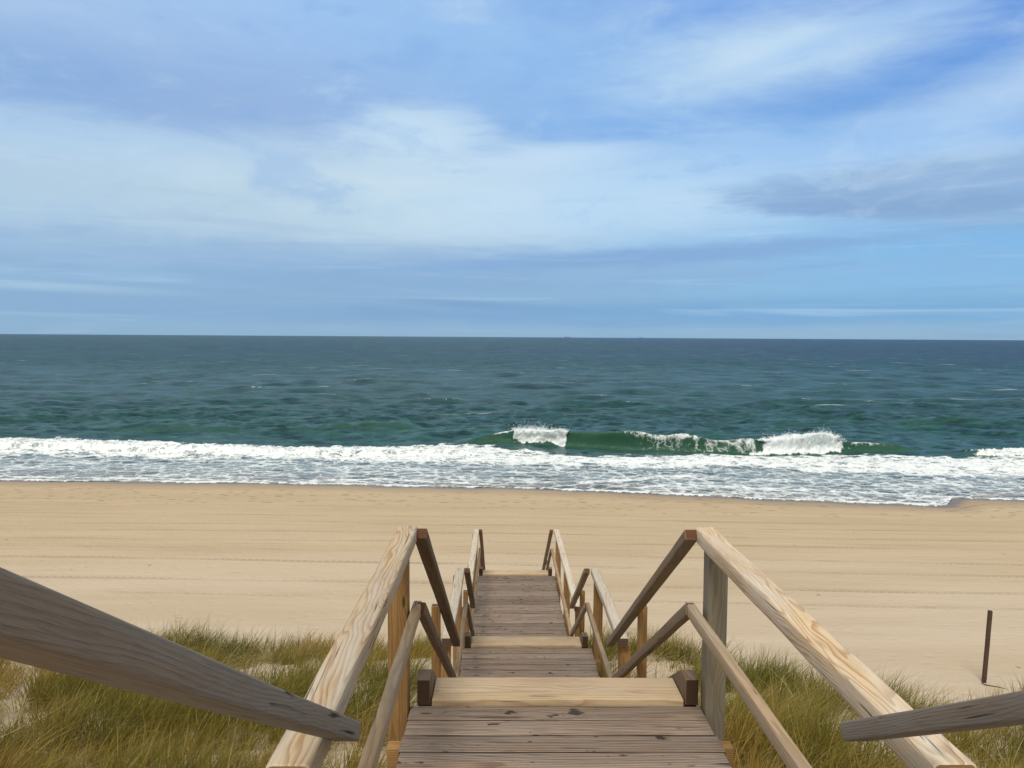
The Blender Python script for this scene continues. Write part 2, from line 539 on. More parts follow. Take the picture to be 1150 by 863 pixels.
# leading edges of the swash
for pts, w, a in (([(-300, 541), (1500, 541)], 0.0, 0.0),
                  ([(640, 546), (700, 541), (760, 537), (800, 535)], 0.30, 0.9),
                  ([(700, 552), (760, 546), (850, 551), (950, 555), (1040, 560), (1090, 563)], 0.28, 0.85),
                  ([(-100, 535), (120, 538), (300, 541), (420, 540), (560, 546)], 0.25, 0.8),
                  ([(250, 530), (400, 532), (520, 530), (640, 534)], 0.35, 0.6)):
    if not a: continue
    lx, ly = curve(pts)
    dd = np.abs(SY - np.interp(SX, lx, ly) + (nz - 0.5) * 0.8)
    inx = sst(SX, lx[0] - 0.3, lx[0] + 1.0) * (1 - sst(SX, lx[-1] - 1.0, lx[-1] + 0.3))
    foam = np.maximum(foam, a * inx * (1 - sst(dd, w * 0.5, w * 2.2)))
U = 565 + F * SX / SY
edgew = 0.22 + 0.55 * vnoise(SX * 0.22, SX * 0 + 8, 12)
edgem = sst(off, 0.0, 0.05) * (1 - sst(off, edgew * 0.6, edgew * 1.5))
foam = np.maximum(foam, edgem * (0.62 + 0.4 * vnoise(SX * 0.6, SX * 0 + 2, 13)))
# unbroken swells farther out
for pts, au, fr, bk in (([(-200, 489), (100, 487), (300, 487), (600, 488)], [(100, 0), (160, .34), (250, .40), (300, .1), (335, .12), (380, .42), (450, .36), (480, 0.05), (520, .3), (555, .3), (590, 0)], 2.2, 3.0),
                        ([(500, 465), (1100, 468)], [(540, 0), (600, .30), (680, .30), (720, .05), (760, 0)], 2.6, 3.5),
                        ([(0, 452), (600, 452), (1200, 456)], [(80, 0), (180, .25), (260, 0), (400, 0), (460, .32), (520, .3), (560, 0), (850, 0), (950, .25), (1100, .25)], 3.0, 4.0),
                        ([(0, 474), (1200, 480)], [(0, .15), (60, .2), (120, 0), (860, 0), (960, .25), (1060, .2), (1150, .2)], 2.2, 3.0)):
    ln = curve(pts)
    s3, A3, p3, _ = ridge(ln, au, fr, bk)
    thin = np.maximum(thin, np.clip(A3 / 0.5, 0, 1) * 0.7 * sst(s3, -0.5, 0.4) * (1 - sst(s3, fr * 0.9, fr * 1.6)))
# whitecaps
cap = fbm(SX * 0.10, SY * 0.20, 3, 88); cap2 = fbm(SX * 0.35, SY * 0.9, 3, 90)
caps = sst(z, 0.16, 0.34) * sst(cap, 0.54, 0.66) * sst(cap2, 0.5, 0.66) * (SY < 260) * shal
foam = np.maximum(foam, caps * 0.50 * (SY > 95))
foam = np.clip(foam, 0, 1.35)
# the wash thins out over the sand, following the beach
bz = beach_z(SX, SY)
film = bz + 0.012
lift = sst(off, 0.0, 9.0)
zz = z * (0.06 + 0.94 * sst(off, 1.0, 12.0)) + np.where(off < 9, 0.02, 0.02)
zz = np.where(off < 0, bz - 0.05, np.maximum(zz, film * (1 - lift) + zz * lift))
zz = zz - 0.07 * (1 - sst(off, -0.25, 0.0)) + 0.02 * edgem
SXd = SX + dxs * 0.8 * (off > 8); SYd = SY + dys * sst(off, 6, 12)


def sea_material():
    m, N, b = material('sea_water')
    g = N.new('ShaderNodeNewGeometry')
    P = g.outputs['Position']
    x, y, z_ = N.sep(P)
    fo = N.fac('foam'); th = N.fac('thin'); offs = N.fac('offshore')
    far = y.step(60.0, 260.0)
    # body colour: grey-green over the bar, blue-green farther out
    tint = N.noise(N.comb(x * 0.012, y * 0.020, 0.0), 1.0, 3, 0.55)
    c = N.mix(y.step(60.0, 420.0), (0.019, 0.080, 0.070), (0.018, 0.062, 0.085))
    c = N.mix(tint.step(0.40, 0.65) * 0.30, c, (0.022, 0.060, 0.095))
    c = N.mix(x.step(10.0, 320.0) * y.step(120.0, 420.0) * 0.7, c, (0.020, 0.042, 0.105))
    c = N.mix(th * 0.9, c, (0.030, 0.088, 0.058))
    c = N.mix(offs.step(17.0, 6.0) * 0.85, c, (0.230, 0.310, 0.385))
    c = N.mix(offs.step(4.5, 0.8) * 0.8, c, (0.235, 0.205, 0.190))
    # chop: three sizes, larger with distance so that it never dissolves into a flat tone
    w1 = N.noise(N.comb(x * 0.9, y * 1.5, 0.0), 1.0, 6, 0.62, 0.3)
    w2 = N.noise(N.comb(x * 0.20, y * 0.42, 4.0), 1.0, 9, 0.66, 0.3)
    w3 = N.noise(N.comb(x * 0.035, y * 0.10, 8.0), 1.0, 12, 0.70, 0.2)
    hgt = w1 * (y.step(260.0, 60.0) * 0.34) + w2 * (y.step(50.0, 100.0) * 2.7) + w3 * (y.step(150.0, 500.0) * 7.0)
    d_near = N.noise(N.comb(x * 0.30, y * 0.85, 2.0), 1.0, 7, 0.70, 0.2)
    d_mid = N.noise(N.comb(x * 0.16, y * 0.15, 5.0), 1.0, 8, 0.78, 0.1)
    d_far = N.noise(N.comb(x * 0.075, y * 0.020, 7.0), 1.0, 8, 0.78, 0.1)
    k1 = y.step(80.0, 160.0); k2 = y.step(240.0, 520.0)
    dk = d_near * (1.0 - k1) + d_mid * (k1 * (1.0 - k2)) + d_far * k2
    c = N.mix(dk.step(0.49, 0.58) * 0.85 * (1.0 - th), c, (0.008, 0.030, 0.042))  # shaded and pale wave faces are put into the water colour
    c = N.mix(dk.step(0.47, 0.38) * 0.75 * (1.0 - th), c, (0.036, 0.120, 0.128))
    # foam lace
    wv = N.new('ShaderNodeVectorMath'); wv.operation = 'ADD'
    N.link(N.comb(x * 1.0, y * 1.25, 0.0), wv.inputs[0])
    N.link(N.scale_col(N.noise(P, 1.4, 3, 0.6, color=True), 1.1), wv.inputs[1])
    l1 = N.voro(wv.outputs[0], 0.85, 'DISTANCE_TO_EDGE')
    l2 = N.voro(wv.outputs[0], 2.6, 'DISTANCE_TO_EDGE')
    l3 = N.noise(N.comb(x * 1.0, y * 1.2, 0.0), 5.0, 5, 0.7)
    l4 = N.noise(N.comb(x * 0.5, y * 1.0, 2.0), 1.2, 5, 0.65)
    lac = l1.step(0.20, 0.0) * 0.34 + l2.step(0.20, 0.0) * 0.22 + l3 * 0.44 + (l4 - 0.5) * 0.8
    q = fo + (lac - 0.55) * (0.9 + fo.step(0.55, 0.8) * 0.35)
    fm = q.step(0.24, 0.76) * fo.step(0.02, 0.15)
    # small breaking crests out at sea
    wc = N.noise(N.comb(x * 0.055, y * 0.42, 1.0), 1.0, 5, 0.68)
    wg = N.noise(N.comb(x * 0.012, y * 0.022, 3.0), 1.0, 2, 0.5)
    fm2 = wc.step(0.625, 0.685) * wg.step(0.42, 0.60) * y.step(72.0, 95.0) * 0.75
    wd = N.noise(N.comb(x * 0.22, y * 1.6, 6.0), 1.0, 5, 0.70)
    fm3 = wd.step(0.70, 0.77) * y.step(60.0, 72.0) * y.step(260.0, 150.0) * 0.6
    fm = fm.max(fm2).max(fm3)
    fcol = N.mix(l3.step(0.35, 0.6), (0.66, 0.74, 0.80), (0.86, 0.91, 0.95))
    fcol = N.mix(fo.step(1.0, 0.6) * 0.35, fcol, (0.60, 0.67, 0.72))
    c = N.mix(fm, c, fcol)
    N.link(c, b.inputs['Base Color'])
    b.inputs['IOR'].default_value = 1.333
    rough = 0.14 + far * 0.12
    N.link(rough * (1.0 - fm) + fm * 0.85, b.inputs['Roughness'])
    N.link((0.15 - far * 0.12) * (1.0 - fm) + fm * 0.15, b.inputs['Specular IOR Level'])
    hh = hgt * 0.62 + fm * (l3 * 0.07 + l1 * 0.03) + fm * 0.03
    N.link(N.bump(hh, 1.0, 1.0), b.inputs['Normal'])
    return m


sea = grid_mesh('sea', np.stack([SXd, SYd, zz], -1), {'foam': foam, 'thin': thin, 'offshore': np.clip(off, -5, 200)}, sea_material())

# spray thrown up by the two crashing crests: uncountable drops
sel = np.argwhere((foam > 0.95) & (s_main > 0.7) & (s_main < 2.3) & (U > 560) & (U < 1160) & (A_main > 0.3))
pick = sel[rng.integers(0, len(sel), 6500)]
pr, pc = pick[:, 0], pick[:, 1]
sp_p = np.stack([SXd[pr, pc], SYd[pr, pc], zz[pr, pc]], -1)
hgt_ = rng.exponential(0.065, len(pick)) * (0.3 + 1.6 * vnoise(sp_p[:, 0] * 1.3, sp_p[:, 1] * 0 + 4, 300))
sp_p = sp_p + np.stack([rng.normal(0, 0.12, len(pick)), rng.normal(0, 0.12, len(pick)), hgt_], -1)
sr = rng.uniform(0.008, 0.028, len(pick))
octa = np.array([[1, 0, 0], [-1, 0, 0], [0, 1, 0], [0, -1, 0], [0, 0, 1], [0, 0, -1.]])
fo_ = np.array([[0, 2, 4], [2, 1, 4], [1, 3, 4], [3, 0, 4], [2, 0, 5], [1, 2, 5], [3, 1, 5], [0, 3, 5]])
vv = (sp_p[:, None, :] + octa[None] * sr[:, None, None]).reshape(-1, 3)
ff = (np.arange(len(pick))[:, None, None] * 6 + fo_[None]).reshape(-1, 3)
me = bpy.data.meshes.new('sea_spray')
me.from_pydata(vv.tolist(), [], ff.tolist())
m_spray, Ns, bs = material('white_spray')
bs.inputs['Base Color'].default_value = (0.86, 0.91, 0.95, 1); bs.inputs['Roughness'].default_value = 0.9
me.materials.append(m_spray)
o = bpy.data.objects.new('sea_spray', me); COL.objects.link(o)
o['kind'] = 'stuff'; o['label'] = 'white spray thrown up over the crashing wave crests'; o['category'] = 'spray'
del z, dxs, dys, wgt, arg, env


# ------------------------------------------------------------------ wood
def wood_material(name, light, dark, grey, greyamt=0.0, ring=0.011, contrast=0.8, groove=0.0, stain=0.0, knots=0.5, cracks=0.5, rough=0.75, end=None):
    m, N, b = material(name)
    gc = N.attr('grain').outputs['Vector']
    rnd = N.fac('board')
    s, a, t_ = N.sep(gc)
    d1 = N.noise(N.comb(s * 1.1, a * 5.0, t_ * 5.0), 1.0, 3, 0.5)
    d2 = N.noise(N.comb(s * 3.0, a * 18.0, t_ * 18.0), 1.0, 2, 0.5)
    r = (a * a + t_ * t_).sqrt()
    # knots disturb the rings
    kn = N.new('ShaderNodeTexVoronoi'); kn.feature = 'F1'
    N.link(N.comb(s * 2.3, a * 9.0, t_ * 6.0), kn.inputs['Vector']); kn.inputs['Scale'].default_value = 1.0
    kd = S(N.nt, kn.outputs['Distance'])
    ksel = N.sep(kn.outputs['Color'])[0].step(1.0 - knots - 0.02, 1.0 - knots + 0.02)
    kfall = kd.step(0.42, 0.05) * ksel
    r = r + (d1 - 0.5) * 0.085 + (d2 - 0.5) * 0.014 + kfall * 0.022
    ph = (r / ring).frac()
    late = ph.step(0.30, 0.86) * ph.step(1.0, 0.90)
    fibre = N.noise(N.comb(s * 9.0, a * 520.0, t_ * 520.0), 1.0, 3, 0.6)
    blot = N.noise(N.comb(s * 2.2, a * 9.0, t_ * 9.0), 1.0, 4, 0.6)
    c = N.mix(late * contrast, light, dark)
    c = N.mix(blot.step(0.42, 0.70) * 0.35, c, tuple(x * 0.66 for x in dark))
    # weathering
    wmask = (N.noise(N.comb(s * 1.3 + rnd * 40.0, a * 14.0, t_ * 14.0), 1.0, 4, 0.65) - 0.5) * 1.4 + greyamt
    wm = wmask.step(0.15, 0.75)
    gcol = N.mix(late * 0.45, grey, tuple(x * 0.62 for x in grey))
    c = N.mix(wm * (0.95 if greyamt > 0 else 0.0), c, gcol)
    c = N.mix(fibre.step(0.45, 0.72) * 0.30, c, tuple(x * 0.55 for x in dark))
    # knots
    km = kd.step(0.105, 0.055) * ksel
    c = N.mix(km * 0.85, c, tuple(x * 0.30 for x in dark))
    if stain:
        st = N.noise(N.comb(s * 7.5, a * 16.0, rnd * 30.0), 1.0, 2, 0.6)
        c = N.mix(st.step(0.635, 0.70) * stain, c, (0.035, 0.028, 0.028))
    ck = N.noise(N.comb(s * 1.8 + 7.0, a * 95.0 + d1 * 4.0, t_ * 95.0), 1.0, 2, 0.5)
    cmask = N.noise(N.comb(s * 2.0, a * 10.0, t_ * 10.0 + 5.0), 1.0, 2, 0.5).step(0.50, 0.60)
    crack = ck.step(0.63, 0.69) * cmask * cracks
    c = N.mix(crack, c, tuple(x * 0.22 for x in dark))
    c = N.scale_col(c, 0.76 + rnd * 0.44)
    gro = None
    if groove:
        gro = (a * (2 * math.pi / groove)).sin() * 0.5 + 0.5
        edge_ = a.abs()
        c = N.scale_col(c, 0.55 + gro.step(0.02, 0.45) * 0.45)
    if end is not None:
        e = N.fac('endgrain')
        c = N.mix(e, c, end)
    N.link(c, b.inputs['Base Color'])
    b.inputs['Roughness'].default_value = rough
    b.inputs['Specular IOR Level'].default_value = 0.25
    h = late * (-0.0011 * contrast) + fibre * 0.0010 - crack * 0.006 - km * 0.002 + blot * 0.0015
    if groove: h = h + gro.step(0.0, 0.6) * 0.0035
    N.link(N.bump(h, 1.0, 0.9), b.inputs['Normal'])
    return m


M_FRESH = wood_material('fresh_pine', (0.565, 0.430, 0.275), (0.32, 0.180, 0.080), (0.54, 0.49, 0.42), 0.42, ring=0.0070, contrast=0.72, knots=0.35, cracks=0.9, end=(0.26, 0.16, 0.08))
M_POST = wood_material('golden_brown_post', (0.34, 0.200, 0.080), (0.19, 0.095, 0.030), (0.26, 0.19, 0.12), 0.10, ring=0.012, contrast=0.6, knots=0.3, end=(0.10, 0.06, 0.035))
M_GREYPOST = wood_material('grey_weathered_post', (0.27, 0.210, 0.130), (0.14, 0.100, 0.058), (0.215, 0.192, 0.155), 0.72, ring=0.013, contrast=0.6, knots=0.3, end=(0.10, 0.07, 0.05))
M_RAIL = wood_material('grey_brown_rail', (0.205, 0.145, 0.095), (0.115, 0.070, 0.040), (0.205, 0.188, 0.168), 0.60, ring=0.007, contrast=0.26, knots=0.45, cracks=1.0, end=(0.115, 0.055, 0.030))
M_DARKRAIL = wood_material('dark_brown_rail', (0.165, 0.105, 0.062), (0.090, 0.050, 0.027), (0.17, 0.14, 0.115), 0.30, ring=0.016, contrast=0.6, knots=0.3, end=(0.105, 0.045, 0.022))
M_FLIGHT = wood_material('brown_flight_rail', (0.27, 0.195, 0.125), (0.155, 0.095, 0.055), (0.245, 0.20, 0.155), 0.42, ring=0.009, contrast=0.35, knots=0.4, cracks=1.0, end=(0.115, 0.050, 0.026))
M_MID = wood_material('silvery_mid_rail', (0.40, 0.285, 0.165), (0.24, 0.145, 0.072), (0.37, 0.30, 0.225), 0.42, ring=0.014, contrast=0.6, knots=0.4, cracks=0.9, end=(0.10, 0.05, 0.028))
M_SILVER = wood_material('silvered_rail', (0.56, 0.46, 0.34), (0.34, 0.23, 0.14), (0.60, 0.54, 0.46), 0.55, ring=0.012, contrast=0.6, knots=0.3, cracks=0.8, end=(0.10, 0.065, 0.045))
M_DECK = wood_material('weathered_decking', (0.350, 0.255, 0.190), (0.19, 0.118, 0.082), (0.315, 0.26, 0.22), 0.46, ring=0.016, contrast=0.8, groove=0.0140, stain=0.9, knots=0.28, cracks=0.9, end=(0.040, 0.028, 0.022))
M_TREAD = wood_material('pale_new_step', (0.54, 0.42, 0.28), (0.37, 0.25, 0.15), (0.50, 0.43, 0.35), 0.15, ring=0.016, contrast=0.65, knots=0.25, cracks=0.6, end=(0.50, 0.33, 0.14))
M_STRING = wood_material('dark_brown_stringer', (0.20, 0.135, 0.085), (0.11, 0.065, 0.038), (0.17, 0.145, 0.125), 0.30, ring=0.012, contrast=0.6, knots=0.3, end=(0.050, 0.028, 0.016))
M_STAKE = wood_material('dark_stake', (0.10, 0.062, 0.040), (0.055, 0.032, 0.020), (0.11, 0.09, 0.075), 0.2, ring=0.012, contrast=0.6, end=(0.12, 0.08, 0.05))


def simple(name, c, rough=0.6, metal=0.0):
    m, N, b = material(name)
    g = N.new('ShaderNodeNewGeometry')
    n = N.noise(g.outputs['Position'], 60.0, 4, 0.6)
    N.link(N.mix(n.step(0.4, 0.7) * 0.6, c, tuple(x * 0.55 for x in c)), b.inputs['Base Color'])
    b.inputs['Roughness'].default_value = rough
    b.inputs['Metallic'].default_value = metal
    return m


M_HOLE = simple('blackened_bolt', (0.022, 0.020, 0.019), 0.55, 0.6)
M_WIRE = simple('rusty_wire', (0.09, 0.055, 0.04), 0.7, 0.5)


class MB:
    """collects rounded boards into ONE mesh"""
    def __init__(self):
        self.v = []; self.f = []; self.g = []; self.b = []; self.e = []

    def board(self, p0, p1, w, h, side=(1, 0, 0), r=0.006, seg=0.12, wob=0.0015, cut0=None, cut1=None, rnd=None, pith=None, dirty=0.0):
        """p0,p1 = centre of the TOP face at both ends; w along `side`, h below. cut = end plane normal"""
        p0 = Vector(p0); p1 = Vector(p1)
        d = (p1 - p0); L = d.length; d.normalize()
        sd_ = Vector(side); sd_ = (sd_ - d * sd_.dot(d)).normalized()
        up = sd_.cross(d).normalized()
        if up.z < -1e-4: up = -up
        n = max(2, int(L / seg) + 1)
        r = min(r, w * 0.45, h * 0.45)
        sec = []
        for cx, cy, a0 in ((w / 2 - r, -r, 0), (-w / 2 + r, -r, 90), (-w / 2 + r, -h + r, 180), (w / 2 - r, -h + r, 270)):
            for k in range(4):
                a = R(a0 + 30 * k)
                sec.append((cx + r * math.cos(a), cy + r * math.sin(a)))
        m_ = len(sec)
        rnd = random.random() if rnd is None else rnd
        rs = random.uniform(0, 60)
        if pith is None:
            pith = (random.uniform(-0.3, 0.3) * w, -h - random.uniform(0.01, 0.05), random.uniform(-0.03, 0.03))
        wa, wb = random.uniform(0, 6), random.uniform(0, 6)
        base = len(self.v)

        def ring(pos, s_, shrink, e_, cut):
            for (x, y) in sec:
                xx = x * (1 - shrink / w * 2); yy = (y + h / 2) * (1 - shrink / h * 2) - h / 2
                wx = wob * math.sin(s_ * 3.1 + wa) + wob * .5 * math.sin(s_ * 11 + wb)
                p = pos + sd_ * (xx + wx) + up * (yy + wob * math.sin(s_ * 4.3 + wb))
                if cut is not None:                         # slide along the board onto the end plane
                    cn = Vector(cut)
                    p = p + d * ((pos - p).dot(cn) / d.dot(cn))
                self.v.append(p); self.g.append((s_ + rs, x - pith[0] - pith[2] * s_, y - pith[1] - 0.5 * pith[2] * s_))
                self.b.append(rnd); self.e.append(max(e_, dirty if y < -r * 0.6 else 0.0))  # board sides can take the dark end colour as painted gap shade
        rings = []
        eb = min(0.004, h * .15)
        rings.append((p0, 0.0, eb, 0.0, cut0)); rings.append((p0 + d * eb, eb, 0.0, 0.0, cut0))
        for i in range(1, n):
            s_ = L * i / n
            rings.append((p0 + d * s_, s_, 0.0, 0.0, cut0 if (cut0 and i == 0) else None))
        rings.append((p1 - d * eb, L - eb, 0.0, 0.0, cut1)); rings.append((p1, L, eb, 0.0, cut1))
        for rg in rings: ring(*rg)
        for i in range(len(rings) - 1):
            for k in range(m_):
                a = base + i * m_ + k; b_ = base + i * m_ + (k + 1) % m_
                self.f.append((a, b_, b_ + m_, a + m_))
        # end faces carry their own vertices so that end grain can be marked
        for (rg, flip) in ((rings[0], False), (rings[-1], True)):
            st = len(self.v)
            ring(rg[0], rg[1], rg[2], 1.0, rg[4])
            idx = list(range(st, st + m_))
            self.f.append(tuple(idx[::-1]) if not flip else tuple(idx))
        return self

    def disc(self, c, nrm, rad, h):
        c = Vector(c); nrm = Vector(nrm).normalized()
        a = nrm.orthogonal().normalized(); b_ = nrm.cross(a)
        base = len(self.v); n = 14
        for j, (rr, hh) in enumerate(((rad, -0.002), (rad, h), (rad * .75, h + 0.0015))):
            for k in range(n):
                t_ = 2 * math.pi * k / n
                self.v.append(c + a * rr * math.cos(t_) + b_ * rr * math.sin(t_) + nrm * hh)
                self.g.append((0, 0, 0)); self.b.append(0.5); self.e.append(0)
        for j in range(2):
            for k in range(n):
                p = base + j * n + k; q = base + j * n + (k + 1) % n
                self.f.append((p, q, q + n, p + n))
        self.f.append(tuple(base + 2 * n + k for k in range(n)))
        return self

    def build(self, name, mat, parent=None, label=None):
        me = bpy.data.meshes.new(name)
        me.from_pydata([tuple(v) for v in self.v], [], self.f)
        me.validate()
        a = me.attributes.new('grain', 'FLOAT_VECTOR', 'POINT')
        a.data.foreach_set('vector', np.array(self.g, np.float32).reshape(-1))
        a = me.attributes.new('board', 'FLOAT', 'POINT'); a.data.foreach_set('value', np.array(self.b, np.float32))
        a = me.attributes.new('endgrain', 'FLOAT', 'POINT'); a.data.foreach_set('value', np.array(self.e, np.float32))
        import bmesh
        bm = bmesh.new(); bm.from_mesh(me)
        bmesh.ops.recalc_face_normals(bm, faces=bm.faces)
        bm.to_mesh(me); bm.free()
        for p in me.polygons: p.use_smooth = True
        me.set_sharp_from_angle(angle=R(38))
        me.materials.append(mat)
        o = bpy.data.objects.new(name, me)
        COL.objects.link(o)
        if parent: o.parent = parent
        if label: o['label'] = label
        return o


# ------------------------------------------------------------------ the stairway: one thing
stair = bpy.data.objects.new('wooden_stairway', None)
COL.objects.link(stair)
stair['label'] = 'long wooden beach stairway of three landings with handrails, running down through the dune grass'
stair['category'] = 'stairway'
RZ = lambda zrel: EYE + zrel

D1, D2, D3, D0 = -1.90, -3.66, -4.71, -1.02        # landing heights below the eye
SL = 0.58                                          # fall of the flights


def deck(name_label, y0, y1, zr, xl, xr, joists):
    m = MB()
    y = y1 - 0.0; i = 0
    while y - 0.140 > y0:
        m.board((xl + random.uniform(-.006, .006), y - 0.070, RZ(zr) + random.uniform(-.0015, .0015)), (xr + random.uniform(-.006, .006), y - 0.070, RZ(zr) + random.uniform(-.0015, .0015)),
                0.138, 0.035, side=(0, 1, 0), r=0.005, seg=0.4, wob=0.0006, dirty=1.0)  # shade of the gaps is coloured onto the plank sides
        y -= 0.1490
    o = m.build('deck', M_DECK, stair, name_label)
    for yj in joists:
        c = MB().board((xl - 0.075, yj, RZ(zr) - 0.04), (xr + 0.075, yj, RZ(zr) - 0.04), 0.07, 0.12, side=(0, 1, 0), r=0.005, seg=0.5)
        c.build('cross_beam', M_POST, stair)
    for xj in (xl + 0.16, (xl + xr) / 2, xr - 0.16):
        c = MB().board((xj, y0 + 0.02, RZ(zr) - 0.162), (xj, y1 - 0.03, RZ(zr) - 0.162), 0.07, 0.14, side=(1, 0, 0), r=0.005, seg=0.8)
        c.build('joist', M_STRING, stair)
    return o


def post(x0, x1, y0, y1, ztop, zbot, mat, label=None):
    m = MB()
    cx, cy = (x0 + x1) / 2, (y0 + y1) / 2
    # a vertical board: top face centre convention does not apply, so centre the section by hand
    m.board((cx, y0, ztop), (cx, y0, zbot), x1 - x0, y1 - y0, side=(1, 0, 0), r=0.006, seg=0.25, wob=0.001)
    o = m.build('post', mat, stair, label)
    # put the section where it belongs whichever way 'up' came out
    ys_ = [v.co.y for v in o.data.vertices]
    dy = cy - (min(ys_) + max(ys_)) / 2
    for v in o.data.vertices: v.co.y += dy
    return o


def gz(x, y): return float(ground_z(np.array([x]), np.array([y]))[0])


def landing_rails(y0, y1, zr, xl, xr, mats, post_y, fresh_labels, halfw=0.0, post_mats=(None, None), mid_mat=None, bolts=True, rh=0.91):
    """level rail on both sides of a landing; xl, xr = deck edges"""
    zt = RZ(zr + rh)
    for sgn, xe, mt, lab, pm in ((-1, xl, mats[0], fresh_labels[0], post_mats[0]), (1, xr, mats[1], fresh_labels[1], post_mats[1])):
        cx = xe + sgn * (0.020 + halfw)
        hr = MB().board((cx, y0, zt), (cx, y1, zt), 0.102, 0.080, r=0.013, seg=0.09, wob=0.0022,
                        pith=(sgn * 0.012, -0.115, 0.022 * sgn)).build('handrail', mt, stair, lab)
        if bolts:
            for yb in (y0 + 0.17,):
                MB().disc((cx + 0.004, yb, zt + 0.001), (0, 0, 1), 0.010, 0.0012).build('bolt', M_HOLE, hr)
        mx = xe - sgn * (0.027 if sgn < 0 else 0.046)
        MB().board((mx, y0, RZ(zr + 0.52)), (mx, y1 + 0.03, RZ(zr + 0.52)), 0.045, 0.064, r=0.008, seg=0.1, wob=0.0015).build('mid_rail', mid_mat or M_MID, stair)
        for yp in post_y:
            a, b_ = (xe - 0.102, xe - 0.002) if sgn < 0 else (xe + 0.002, xe + 0.102)
            a += sgn * (halfw * 0.5 + 0.005); b_ += sgn * (halfw * 0.5 + 0.005)
            post(a, b_, yp, yp + 0.10, zt - 0.0795, gz((a + b_) / 2, yp) - 0.4, pm or M_POST)


def flight(y0, y1, z0, z1, xl, xr, rmat, mat_top, midpost=True, n=None, topplank=True, lab=None, raillabels=(None, None), rz=0.915, rsl=None, lmat=None, yend=0.14, sx=None, spread=0.0):
    """flight from (y0,z0) down to (y1,z1); xl,xr inner faces of the stringers' outer line"""
    run = y1 - y0; drop = z0 - z1
    rxl, rxr = xl, xr
    if sx: xl, xr = sx
    n = n or max(2, round(drop / 0.176))
    g = run / n; hr_ = drop / n
    sl = drop / run
    for k in range(n):
        zt = RZ(z0 - hr_ * k) + (0.030 if k == 0 else 0.03)
        yy = y0 - 0.025 + g * k
        MB().board((xl + 0.075, yy + g * 0.45, zt), (xr - 0.075, yy + g * 0.45, zt), g * 0.88, 0.040, side=(0, 1, 0), r=0.004, seg=0.3).build(
            'tread', mat_top, stair, lab if k == 0 else None)
    for x0 in (xl, xr - 0.07):
        xc = x0 + 0.035
        yA = y0 - 0.03
        # level head, then the sloping run
        d0 = MB()
        d0.board((xc, yA, RZ(z0 + 0.14)), (xc, yA + 0.12, RZ(z0 + 0.14)), 0.068, 0.139, r=0.004, seg=0.1)
        zt0 = z0 + 0.14
        d0.board((xc, yA + 0.121, RZ(zt0)), (xc, y1 + 0.12, RZ(zt0 - (y1 + 0.12 - yA - 0.121) * sl)), 0.068, 0.22, r=0.004, seg=0.4)
        d0.build('stringer', M_STRING, stair)
    for sgn, xf, rl in ((-1, rxl, raillabels[0]), (1, rxr, raillabels[1])):
        cx = xf; ce = cx + (spread if sgn > 0 else 0.0)
        rmat_ = (lmat or rmat) if sgn < 0 else rmat
        ya, yb = y0 + 0.02, y1 + yend
        za = z0 + rz; sl = rsl or drop / run
        zb = za - (yb - ya) * sl
        MB().board((cx, ya, RZ(za)), (ce, yb, RZ(zb)), 0.068, 0.047 if y0 < 1 else 0.054, r=0.006, seg=0.1, wob=0.0009).build('handrail', rmat_, stair, rl)
        ya2 = y0 + 0.025; za2 = z0 + 0.525
        MB().board((cx, ya2, RZ(za2)), (ce, yb - 0.02, RZ(za2 - (yb - 0.02 - ya2) * sl)), 0.046, 0.062, r=0.007, seg=0.1, wob=0.0018).build('mid_rail', rmat_, stair)
        if midpost:
            ym = (y0 + y1) / 2 + 0.2
            zm = za - (ym - ya) * sl
            px0, px1 = (cx - 0.097, cx - 0.033) if sgn < 0 else (cx + 0.033, cx + 0.097)
            post(px0, px1, ym - 0.03, ym + 0.03, RZ(zm) - 0.005, gz(cx, ym) - 0.3, M_POST)


# landing 0 and the flight the photographer stands on
deck(None, -2.2, 0.42, D0, -0.475, 1.02, (-1.5, 0.2))
flight(0.42, 1.86, D0, D1, -0.40, 0.925, M_RAIL, M_DECK, midpost=False, rz=0.921, rsl=0.598, yend=0.10,
       raillabels=('thick grey-brown sloping handrail close to the camera, reaching in from the left edge', 'grey sloping handrail close to the camera, reaching in from the right edge'))
# landing 1
deck('nearest landing of grooved grey-brown planks', 1.86, 3.86, D1, -0.467, 1.03, (2.2, 3.56))
landing_rails(1.71, 3.93, D1, -0.467, 1.03, (M_FRESH, M_FRESH), (1.72, 3.79),
              ('pale new pine handrail with curly grain, left of the nearest landing', 'pale new pine handrail with orange grain, right of the nearest landing'), post_mats=(M_POST, M_GREYPOST), rh=0.922)
flight(3.89, 6.85, D1, D2, -0.42, 0.975, M_FLIGHT, M_TREAD, lmat=M_DARKRAIL, lab='pale new top step at the far end of the nearest landing', sx=(-0.435, 1.02), spread=0.03)
# landing 2
deck('middle landing of grooved grey planks', 6.85, 8.86, D2, -0.453, 1.06, (7.1, 8.6))
landing_rails(6.80, 8.93, D2, -0.453, 1.06, (M_SILVER, M_SILVER), (6.86, 8.79),
              ('silvered handrail left of the middle landing', 'silvered handrail right of the middle landing'), halfw=0.02, rh=0.945)
flight(8.90, 10.70, D2, D3, -0.415, 1.00, M_FLIGHT, M_TREAD, lmat=M_DARKRAIL, lab='pale step at the far end of the middle landing', sx=(-0.44, 1.02), rz=0.94)
